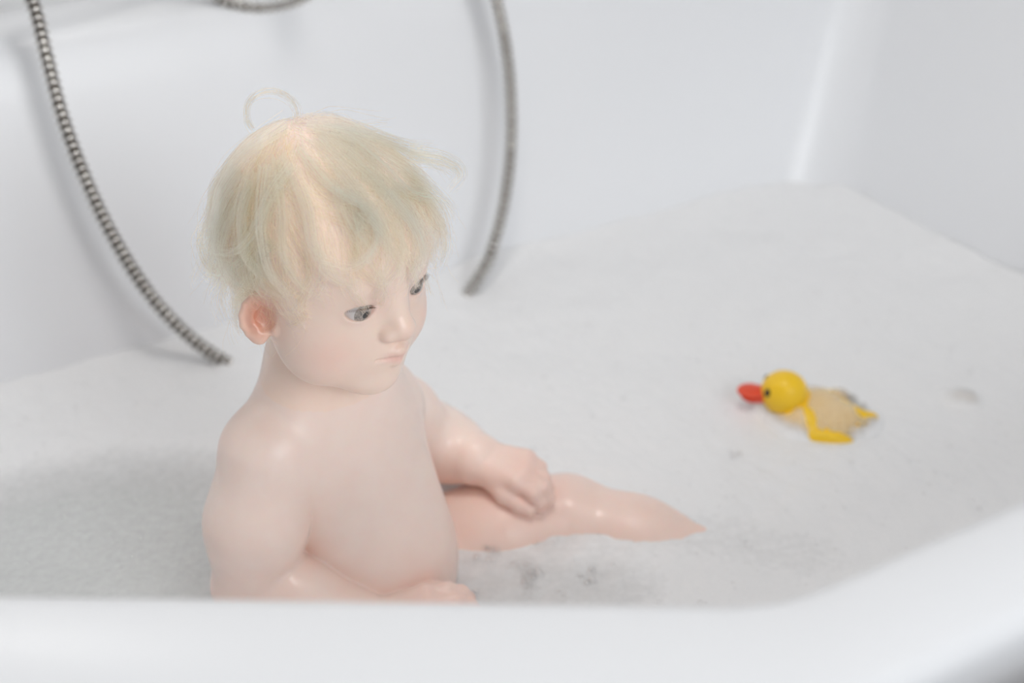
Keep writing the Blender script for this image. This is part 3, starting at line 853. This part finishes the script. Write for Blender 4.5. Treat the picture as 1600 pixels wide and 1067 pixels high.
# ------------------------------------------------------------------ hair strands
def scalp_project(p, lift):
    for _ in range(2):
        d = sd_cranium(p.astype(np.float32)); e = 0.0008; g = np.zeros_like(p)
        for a in range(3):
            o = np.zeros(3); o[a] = e; g[:, a] = (sd_cranium((p+o).astype(np.float32))-d)/e
        g /= np.linalg.norm(g, axis=1)[:, None]+1e-9
        yield_d = d
        p = p-(d-lift)[:, None]*g
    return p, g
def grow(roots, length, lift_tip, wave_amp, wave_ph, wave_fr, swirl, curl_r, curl_ph, curl_turn, npt=16):
    crown = np.array((-0.050, 0.006, 0.080))
    n = len(roots); P = np.zeros((n, npt, 3)); p, g = scalp_project(roots.copy(), np.zeros(n)); P[:, 0] = p
    root0 = p.copy()
    step = length/(npt-1)
    prev = None
    for i in range(1, npt):
        t = i/(npt-1)
        rad = p-crown; rad /= np.linalg.norm(rad, axis=1)[:, None]+1e-6
        side = np.sign(p[:, 1])
        top = sstep(0.02, 0.07, p[:, 2])
        front = sstep(-0.03, 0.04, root0[:, 0])
        dirn = rad*1.0+np.array((0, 0, -0.75))*(1-top*0.6)[:, None]+np.array((1.0, 0, 0))*(0.75*front*top+0.12)[:, None]
        dirn[:, 1] += swirl*(0.55*top+0.35*front)
        tang = dirn-g*(dirn*g).sum(1)[:, None]; tang /= np.linalg.norm(tang, axis=1)[:, None]+1e-9
        if prev is not None:
            tang = tang*0.55+prev*0.45; tang -= g*(tang*g).sum(1)[:, None]; tang /= np.linalg.norm(tang, axis=1)[:, None]+1e-9
        prev = tang
        bi = np.cross(g, tang)
        wv = np.cos(wave_ph+wave_fr*t*6.28)*wave_amp*(0.3+t)
        dirw = tang+bi*wv[:, None]
        dirw /= np.linalg.norm(dirw, axis=1)[:, None]
        q = p+dirw*step[:, None]
        lift = 0.0012+lift_tip*(t**0.8)+0.0022*np.sin(wave_ph*1.7+wave_fr*t*6.28)*t
        p, g = scalp_project(q, np.maximum(lift, 0.0008))
        P[:, i] = p
    # ringlets: a helix that opens towards the tip
    T = np.gradient(P, axis=1); T /= np.linalg.norm(T, axis=2)[..., None]+1e-9
    nn = P-np.array((-0.006, 0, 0.010)); nn /= np.linalg.norm(nn, axis=2)[..., None]
    bb = np.cross(T, nn); bb /= np.linalg.norm(bb, axis=2)[..., None]+1e-9
    tt = np.linspace(0, 1, npt)[None, :]; an = curl_ph[:, None]+curl_turn[:, None]*6.28*tt**1.4
    rr_ = curl_r[:, None]*tt**1.6
    P = P+(bb*np.cos(an)[..., None]+nn*(np.sin(an)*0.8+0.75)[..., None])*rr_[..., None]
    return P
def sample_scalp(n):
    out = []
    while len(out) < n:
        v = rng.normal(size=3); v /= np.linalg.norm(v)
        q = np.array((-0.006, 0, 0.022))+v*np.array((0.09, 0.068, 0.068))
        # hairline: high on the forehead, in front of and below the ears at the back
        fx = q[0]
        zmin = np.interp(fx, [-0.095, -0.05, -0.022, 0.008, 0.03, 0.055, 0.085], [-0.045, -0.040, -0.012, -0.004, 0.022, 0.046, 0.062])
        if q[2] > zmin: out.append(q)
    return np.array(out)
NG = 190
groots = sample_scalp(NG)
gx = groots[:, 0]; gtop = sstep(0.03, 0.07, groots[:, 2])
gfront = sstep(0.0, 0.05, gx)
glen = (0.046+0.030*gtop+0.026*rng.random(NG))*(1-0.25*gfront)
glow = sstep(0.02, -0.02, groots[:, 2])*(gx < 0.005)
glift = 0.001+0.004*rng.random(NG)+glow*(0.004+0.010*rng.random(NG))
gamp = 0.25+1.0*rng.random(NG)*(1-0.35*gtop)
gph = rng.random(NG)*6.28; gfr = 0.45+0.75*rng.random(NG); gsw = 0.20+0.9*rng.normal(size=NG)
gcr = (0.0020+0.0085*rng.random(NG)**1.2)*(0.6+0.7*(gx < 0.01)*(1-gtop)+0.25*(1-gtop))
gcp = rng.random(NG)*6.28; gct = (0.6+0.9*rng.random(NG))*np.sign(rng.normal(size=NG))
def hair_mesh(P, rad, tone, name):
    """P (n,k,3) world positions of strand points"""
    n, k, _ = P.shape
    cu = bpy.data.hair_curves.new(name); cu.add_curves([k]*n)
    cu.points.foreach_set('position', P.astype(np.float32).ravel())
    tt = np.linspace(0, 1, k); R = (1-0.7*tt**2)[None, :]*rad[:, None]
    cu.points.foreach_set('radius', R.astype(np.float32).ravel())
    a = cu.attributes.new('strand_tone', 'FLOAT', 'CURVE'); a.data.foreach_set('value', np.asarray(tone, np.float32))
    cu.materials.append(M['hair'])
    o = bpy.data.objects.new(name, cu); COL.objects.link(o)
    o.parent = person; o.matrix_parent_inverse = parent_world(person).inverted()
    return o
GP = grow(groots, glen, glift, gamp, gph, gfr, gsw, gcr, gcp, gct)
sroots = sample_scalp(5600)
thin = np.exp(-((sroots-np.array((0.035, -0.045, 0.035)))**2).sum(1)/0.028**2)      # sparse over the near temple
sroots = sroots[rng.random(len(sroots)) > 0.6*thin]
NS = len(sroots)
dist = ((sroots[:, None, :]-groots[None])**2).sum(2)
gi = dist.argmin(1)
frizz = rng.random(NS) < 0.14
ln = glen[gi]*(0.75+0.35*rng.random(NS))
SP = grow(sroots, ln, glift[gi]*(0.5+0.8*rng.random(NS)), gamp[gi]*(0.85+0.3*rng.random(NS))+frizz*0.5*rng.random(NS), gph[gi]+0.35*rng.normal(size=NS)+frizz*rng.normal(size=NS), gfr[gi], gsw[gi]+0.12*rng.normal(size=NS),
          gcr[gi]*(0.7+0.6*rng.random(NS))+frizz*0.004*rng.random(NS), gcp[gi]+0.5*rng.normal(size=NS)+frizz*2*rng.normal(size=NS), gct[gi])
# clump strands towards their guide tips
t = np.linspace(0, 1, SP.shape[1])[None, :, None]
G = GP[gi]; cl = (0.70+0.28*rng.random(NS))[:, None, None]*np.where(frizz, 0.25, 1.0)[:, None, None]
SP = SP+(G-SP)*cl*t**1.2
SP += (rng.normal(size=(NS, 1, 3))*0.0012)*t**1.3
# flyaways lift off
fl = rng.random(NS) < 0.045
nv = SP-np.array((-0.006, 0, 0.015)); nv /= np.linalg.norm(nv, axis=2)[..., None]
SP += nv*(fl*(0.006+0.016*rng.random(NS)))[:, None, None]*t**1.8
SPW = HC+(SP*HS3)@HRM
tone = np.clip(0.55+0.25*rng.normal(size=NS)*0.5+0.25*rng.normal(size=NG)[gi], 0, 1)
hair_mesh(SPW, 0.00009+0.00006*rng.random(NS), tone, 'hair')['kind'] = 'stuff'
# locks that stand out: each is combed over the skull along its own path
def on_skull(x, y, lift):
    u, v = x-800.0, 533.5-y
    D = nrm((u, v*math.sin(PITCH)+FPX*math.cos(PITCH), v*math.cos(PITCH)-FPX*math.sin(PITCH)))
    T = np.linspace(0.62, 1.02, 400); Pw = CAM+T[:, None]*D
    dd = sd_cranium(W2H(Pw).astype(np.float32))-lift
    hit = np.nonzero(dd < 0)[0]
    return Pw[hit[0]] if len(hit) else Pw[dd.argmin()]
LOCKS = [((480,195),(540,200),(610,225),(670,252),(714,266)), ((490,205),(560,225),(630,265),(680,300),(706,328)),
         ((500,215),(560,260),(610,310),(650,360),(668,412)), ((495,220),(545,280),(585,340),(604,400),(588,446)),
         ((600,300),(640,350),(658,400),(640,446)), ((640,290),(682,330),(696,380),(684,416)),
         ((470,230),(520,290),(578,330),(588,382),(552,418),(504,410)), ((450,240),(480,320),(490,390),(522,432),(572,442)),
         ((430,250),(440,330),(440,400),(470,450),(512,468)), ((420,260),(412,350),(420,420),(452,462),(474,494)),
         ((400,270),(380,340),(385,400),(412,430),(444,438)), ((390,280),(358,340),(345,400),(366,440),(402,450)),
         ((380,270),(350,310),(334,370),(346,420),(328,462)), ((370,260),(345,300),(338,345),(324,392),(306,440)),
         ((390,400),(358,430),(344,470),(352,504)), ((412,420),(385,448),(370,478),(382,506)), ((450,198),(410,222),(368,252),(346,292)),
         ((640,240),(690,248),(718,270),(702,296)), ((540,210),(600,260),(640,300),(694,318),(708,350)), ((430,380),(400,410),(410,450),(445,470)),
         ((460,260),(430,300),(400,360),(372,392),(340,398)), ((520,205),(580,215),(640,228),(676,226)), ((560,330),(600,370),(628,420),(614,452))]
LP = []; LT = []
for lk in LOCKS:
    base = catmull([on_skull(x, y, 0.004+0.009*i/(len(lk)-1)) for i, (x, y) in enumerate(lk)], 8)
    d = np.r_[0, np.cumsum(np.linalg.norm(np.diff(base, axis=0), axis=1))]; tq = np.linspace(0, d[-1], 16)
    base = np.stack([np.interp(tq, d, base[:, k]) for k in range(3)], 1)
    tone_l = 0.45+0.5*rng.random()
    T_, N_, B_ = frames(base); tt = np.linspace(0, 1, 16)
    for q in range(62):
        a_ = rng.normal(size=2)*0.0034; ph_ = rng.random()*0.8; ln_ = 0.72+0.34*rng.random()
        env = 1.0-0.55*tt
        wv = 0.0016*np.sin(ph_+tt*7)*tt
        st = base+N_*((a_[0]*env+wv)[:, None])+B_*((a_[1]*env)[:, None])+rng.normal(size=3)*0.0016*tt[:, None]**1.5
        if ln_ < 1: st = np.stack([np.interp(tt*ln_, tt, st[:, k]) for k in range(3)], 1)
        LP.append(st); LT.append(np.clip(tone_l+0.15*rng.normal(), 0, 1))
hair_mesh(np.array(LP), 0.00008+0.00006*rng.random(len(LP)), np.array(LT), 'hair_lock')['kind'] = 'stuff'
# the loose ring curl standing up at the back of the crown
cur = []
for q in range(26):
    c0 = px(425, 178, Y=0.872)+rng.normal(size=3)*0.0012; R = 0.0155+0.0015*rng.random()
    ang = np.linspace(-2.2, 2.6+0.4*rng.random(), 15)
    wob = rng.normal(size=3)*0.0012
    cur.append([c0+np.array((R*math.sin(a_), 0.004*a_*0.3, R*math.cos(a_)*0.95))+wob*(i/14) for i, a_ in enumerate(ang)])
hair_mesh(np.array(cur), np.full(26, 0.00010), np.full(26, 0.6), 'curl')['kind'] = 'stuff'

# ------------------------------------------------------------------ rubber ducks
def make_duck(loc, yaw, sc, label):
    def hull(f, lo, hi, h): v, q = polygonize(f, lo, hi, h, 8); return v, q
    cs, sn = math.cos(yaw), math.sin(yaw)
    def place(v):
        v = np.asarray(v)*sc; return np.stack((cs*v[:, 0]-sn*v[:, 1], sn*v[:, 0]+cs*v[:, 1], v[:, 2]), 1)+loc
    root = tag(empty('rubber_duck', loc, yaw), label, 'toy duck')
    def fb(P):
        P = P.astype(np.float32)
        d = sd_ell(P, (0.003, 0, 0), (0.046, 0.042, 0.029)); d = smin(d, sd_ell(P, (0.018, 0, 0.008), (0.028, 0.030, 0.024)), 0.015)
        d = smin(d, sd_cone(P, (-0.030, 0, 0.004), (-0.047, 0, 0.013), 0.018, 0.007), 0.015)
        for s in (-1, 1): d = smin(d, sd_ell(P, (-0.006, s*0.036, 0.006), (0.026, 0.008, 0.014)), 0.004)
        return d
    v, q = hull(fb, (-0.07, -0.055, -0.04), (0.06, 0.055, 0.05), 0.0025); fast_mesh('body', place(v), q, M['yellow'], root)
    def fh(P):
        P = P.astype(np.float32)
        return smin(sd_ell(P, (0.034, 0, 0.036), (0.0215, 0.0205, 0.020)), sd_cone(P, (0.030, 0, 0.010), (0.033, 0, 0.030), 0.016, 0.014), 0.008)
    v, q = hull(fh, (0, -0.03, -0.01), (0.065, 0.03, 0.065), 0.002); hd = fast_mesh('head', place(v), q, M['yellow'], root)
    def fk(P):
        P = P.astype(np.float32)
        d = sd_ell(P, (0.064, 0, 0.0345), (0.013, 0.0125, 0.0034)); d = smin(d, sd_ell(P, (0.062, 0, 0.0285), (0.011, 0.010, 0.0028)), 0.002)
        return smin(d, sd_ell(P, (0.053, 0, 0.032), (0.007, 0.009, 0.007)), 0.004)
    v, q = hull(fk, (0.04, -0.02, 0.02), (0.082, 0.02, 0.045), 0.0014); fast_mesh('beak', place(v), q, M['red'], hd)['label'] = 'red beak'
    for s in (-1, 1):
        c = np.array((0.0495, s*0.0125, 0.041)); vv = IV*np.array((0.0032, 0.0032, 0.0042))+c
        fast_mesh('eye', place(vv), IF, M['black'], hd)['label'] = 'black painted eye'
    return root
make_duck(DUCK, DUCK_YAW, 1.0, 'yellow rubber duck with red beak floating head up in the foam')
toy = tag(empty('bath_toy', T2), 'small yellow bath toy sunk almost out of sight under the foam', 'bath toy')
def ft(P):
    P = P.astype(np.float32)
    return smin(sd_ell(P, (0, 0, 0), (0.024, 0.020, 0.0165)), sd_cone(P, (-0.018, 0, 0), (-0.026, 0, 0.001), 0.009, 0.005), 0.008)
v, q = polygonize(ft, (-0.036, -0.025, -0.022), (0.03, 0.025, 0.022), 0.0016); fast_mesh('body', v+T2, q, M['yellow'], toy)
v, q = polygonize(lambda P: sd_ell(P.astype(np.float32), (-0.034, 0, 0.0), (0.006, 0.011, 0.004)), (-0.045, -0.014, -0.007), (-0.025, 0.014, 0.007), 0.001); fast_mesh('tail', v+T2, q, M['yellow'], toy)

# ------------------------------------------------------------------ shower hose, tap and hand shower
def hose_pt(x, y, off=0.0):
    """pixel ray meets a plane leaning with the tub's back side, a hand's breadth in front of it"""
    u, v = x-800.0, 533.5-y
    D = np.array((u, v*math.sin(PITCH)+FPX*math.cos(PITCH), v*math.cos(PITCH)-FPX*math.sin(PITCH)))
    dw = -SA*D[0]+CA*D[1]; w0 = 1.17+off; k = 0.31
    t = (w0+k*(CAM[2]-WATER_Z))/(dw-k*D[2])
    return CAM+D*t
left = [hose_pt(*q) for q in ((50, 0), (72, 85), (97, 180), (132, 275), (178, 372), (238, 465), (303, 532), (372, 577), (410, 592))]
right = [hose_pt(*q) for q in ((745, 437), (773, 375), (792, 290), (799, 200), (794, 100), (776, 0))]
under = [0.7*left[-1]+0.3*right[0]+np.array((0.0, -0.0, -0.075)), 0.35*left[-1]+0.65*right[0]+np.array((0, 0, -0.075))]
loop = [hose_pt(*q, off=0.06) for q in ((330, -14), (362, 6), (408, 14), (455, 6), (488, -18))]
TAP = L2W(0.50, 1.375, RIM_Z)
def mid3(a, b_, dz, t=0.5): return a*(1-t)+b_*t+np.array((0, 0, dz))
top_l = left[0]; lp0, lp1 = loop[0], loop[-1]
pts = [TAP+np.array((0, -0.02, 0.075)), lp1+np.array((0.01, 0.0, 0.04))]+loop[::-1]+[lp0+np.array((-0.05, -0.015, 0.055)), mid3(lp0, top_l, 0.10, 0.6), top_l+np.array((-0.015, 0.0, 0.055))]
HS = L2W(0.93, 1.39, 1.25)
pts += left+under+right+[right[-1]+np.array((-0.03, 0.02, 0.12)), right[-1]+np.array((-0.02, 0.06, 0.30)), HS+np.array((0, -0.035, -0.11))]
path = resample(catmull(pts, 40), 0.00085)
pitch = 0.0072
s_ = np.arange(len(path))*0.00085; ph = (s_/pitch) % 1.0
prof = np.where(ph < 0.58, 0.0060+0.0017*np.sin(np.clip(ph/0.58, 0, 1)*math.pi)**0.6, 0.0052)
V, F = tube_geo(path, prof, 14)
hose = mesh_obj('shower_hose', V, F, M['chrome'])
tag(hose, 'ribbed chrome shower hose hanging into the bath behind the child', 'hose')
hose.data.materials.append(M['hosedark'])
mi = np.zeros(len(F), dtype=np.int32); mi[:(len(path)-1)*14] = np.repeat((ph[:-1] >= 0.56).astype(np.int32), 14); hose.data.polygons.foreach_set('material_index', mi)
tap = tag(empty('bath_tap', TAP), 'chrome bath mixer tap on the back ledge', 'tap')
v, f = lathe_geo([(0, 0), (0.028, 0), (0.028, 0.006), (0.019, 0.010), (0.019, 0.115), (0.022, 0.118), (0.022, 0.145), (0.015, 0.152), (0, 0.153)], 28)
mesh_obj('tap_body', v+TAP, f, M['chrome'], tap)
fw_ = np.array((SA, -CA, 0.0))
v, f = tube_geo(catmull([TAP+np.array((0, 0, 0.09)), TAP+fw_*0.05+np.array((0, 0, 0.115)), TAP+fw_*0.10+np.array((0, 0, 0.105)), TAP+fw_*0.12+np.array((0, 0, 0.07))], 10), 0.011, 16)
mesh_obj('spout', v, f, M['chrome'], tap)
v, f = tube_geo([TAP+np.array((0, 0, 0.150)), TAP+fw_*0.02+np.array((0, 0, 0.165)), TAP+fw_*0.085+np.array((0, 0, 0.182))], [0.009, 0.008, 0.006], 12)
mesh_obj('lever', v, f, M['chrome'], tap)
hs = tag(empty('hand_shower', HS), 'chrome hand shower in a wall bracket above the bath', 'shower')
v, f = tube_geo(catmull([HS+fw_*0.035+np.array((0, 0, -0.11)), HS+fw_*0.035, HS+fw_*0.045+np.array((0, 0, 0.09)), HS+fw_*0.075+np.array((0, 0, 0.13))], 10), np.linspace(0.010, 0.013, 30), 16)
mesh_obj('handle', v, f, M['chrome'], hs)
v, f = lathe_geo([(0, 0), (0.012, 0), (0.03, -0.012), (0.042, -0.022), (0.042, -0.028), (0, -0.028)], 28)
Rm = np.array(Matrix.Rotation(math.radians(-35), 3, 'X')); Rz = np.array(Matrix.Rotation(ALPHA, 3, 'Z'))
mesh_obj('spray_head', v@Rm.T@Rz.T+HS+fw_*0.082+np.array((0, 0, 0.135)), f, M['chrome'], hs)
sw_box('bracket', 0.93-0.016, 0.93+0.016, 1.345, W1, 1.22, 1.26, M['chrome'], hs, 0.004)

# ------------------------------------------------------------------ opal wall lamp over the tap end (mirrored in the glossy front rim)
hit = px(58, 1015, z=RIM_Z); rd = hit-CAM; rd[2] = -rd[2]
_, w_h = W2L(hit[0], hit[1]); _, w_d = W2L(rd[0], rd[1]); lp = hit+rd*((W1-0.06-w_h)/w_d)
ls, lw_ = W2L(lp[0], lp[1])
wl = tag(empty('wall_lamp', L2W(ls, W1, lp[2]), ALPHA), 'small opal wall lamp above the bath', 'lamp')
sw_box('back_plate', ls-0.06, ls+0.06, W1-0.02, W1, lp[2]-0.09, lp[2]+0.09, M['chrome'], wl, 0.004)
sw_box('lamp_shade', ls-0.09, ls+0.09, W1-0.085, W1-0.02, lp[2]-0.12, lp[2]+0.12, M['opal'], wl, 0.02)
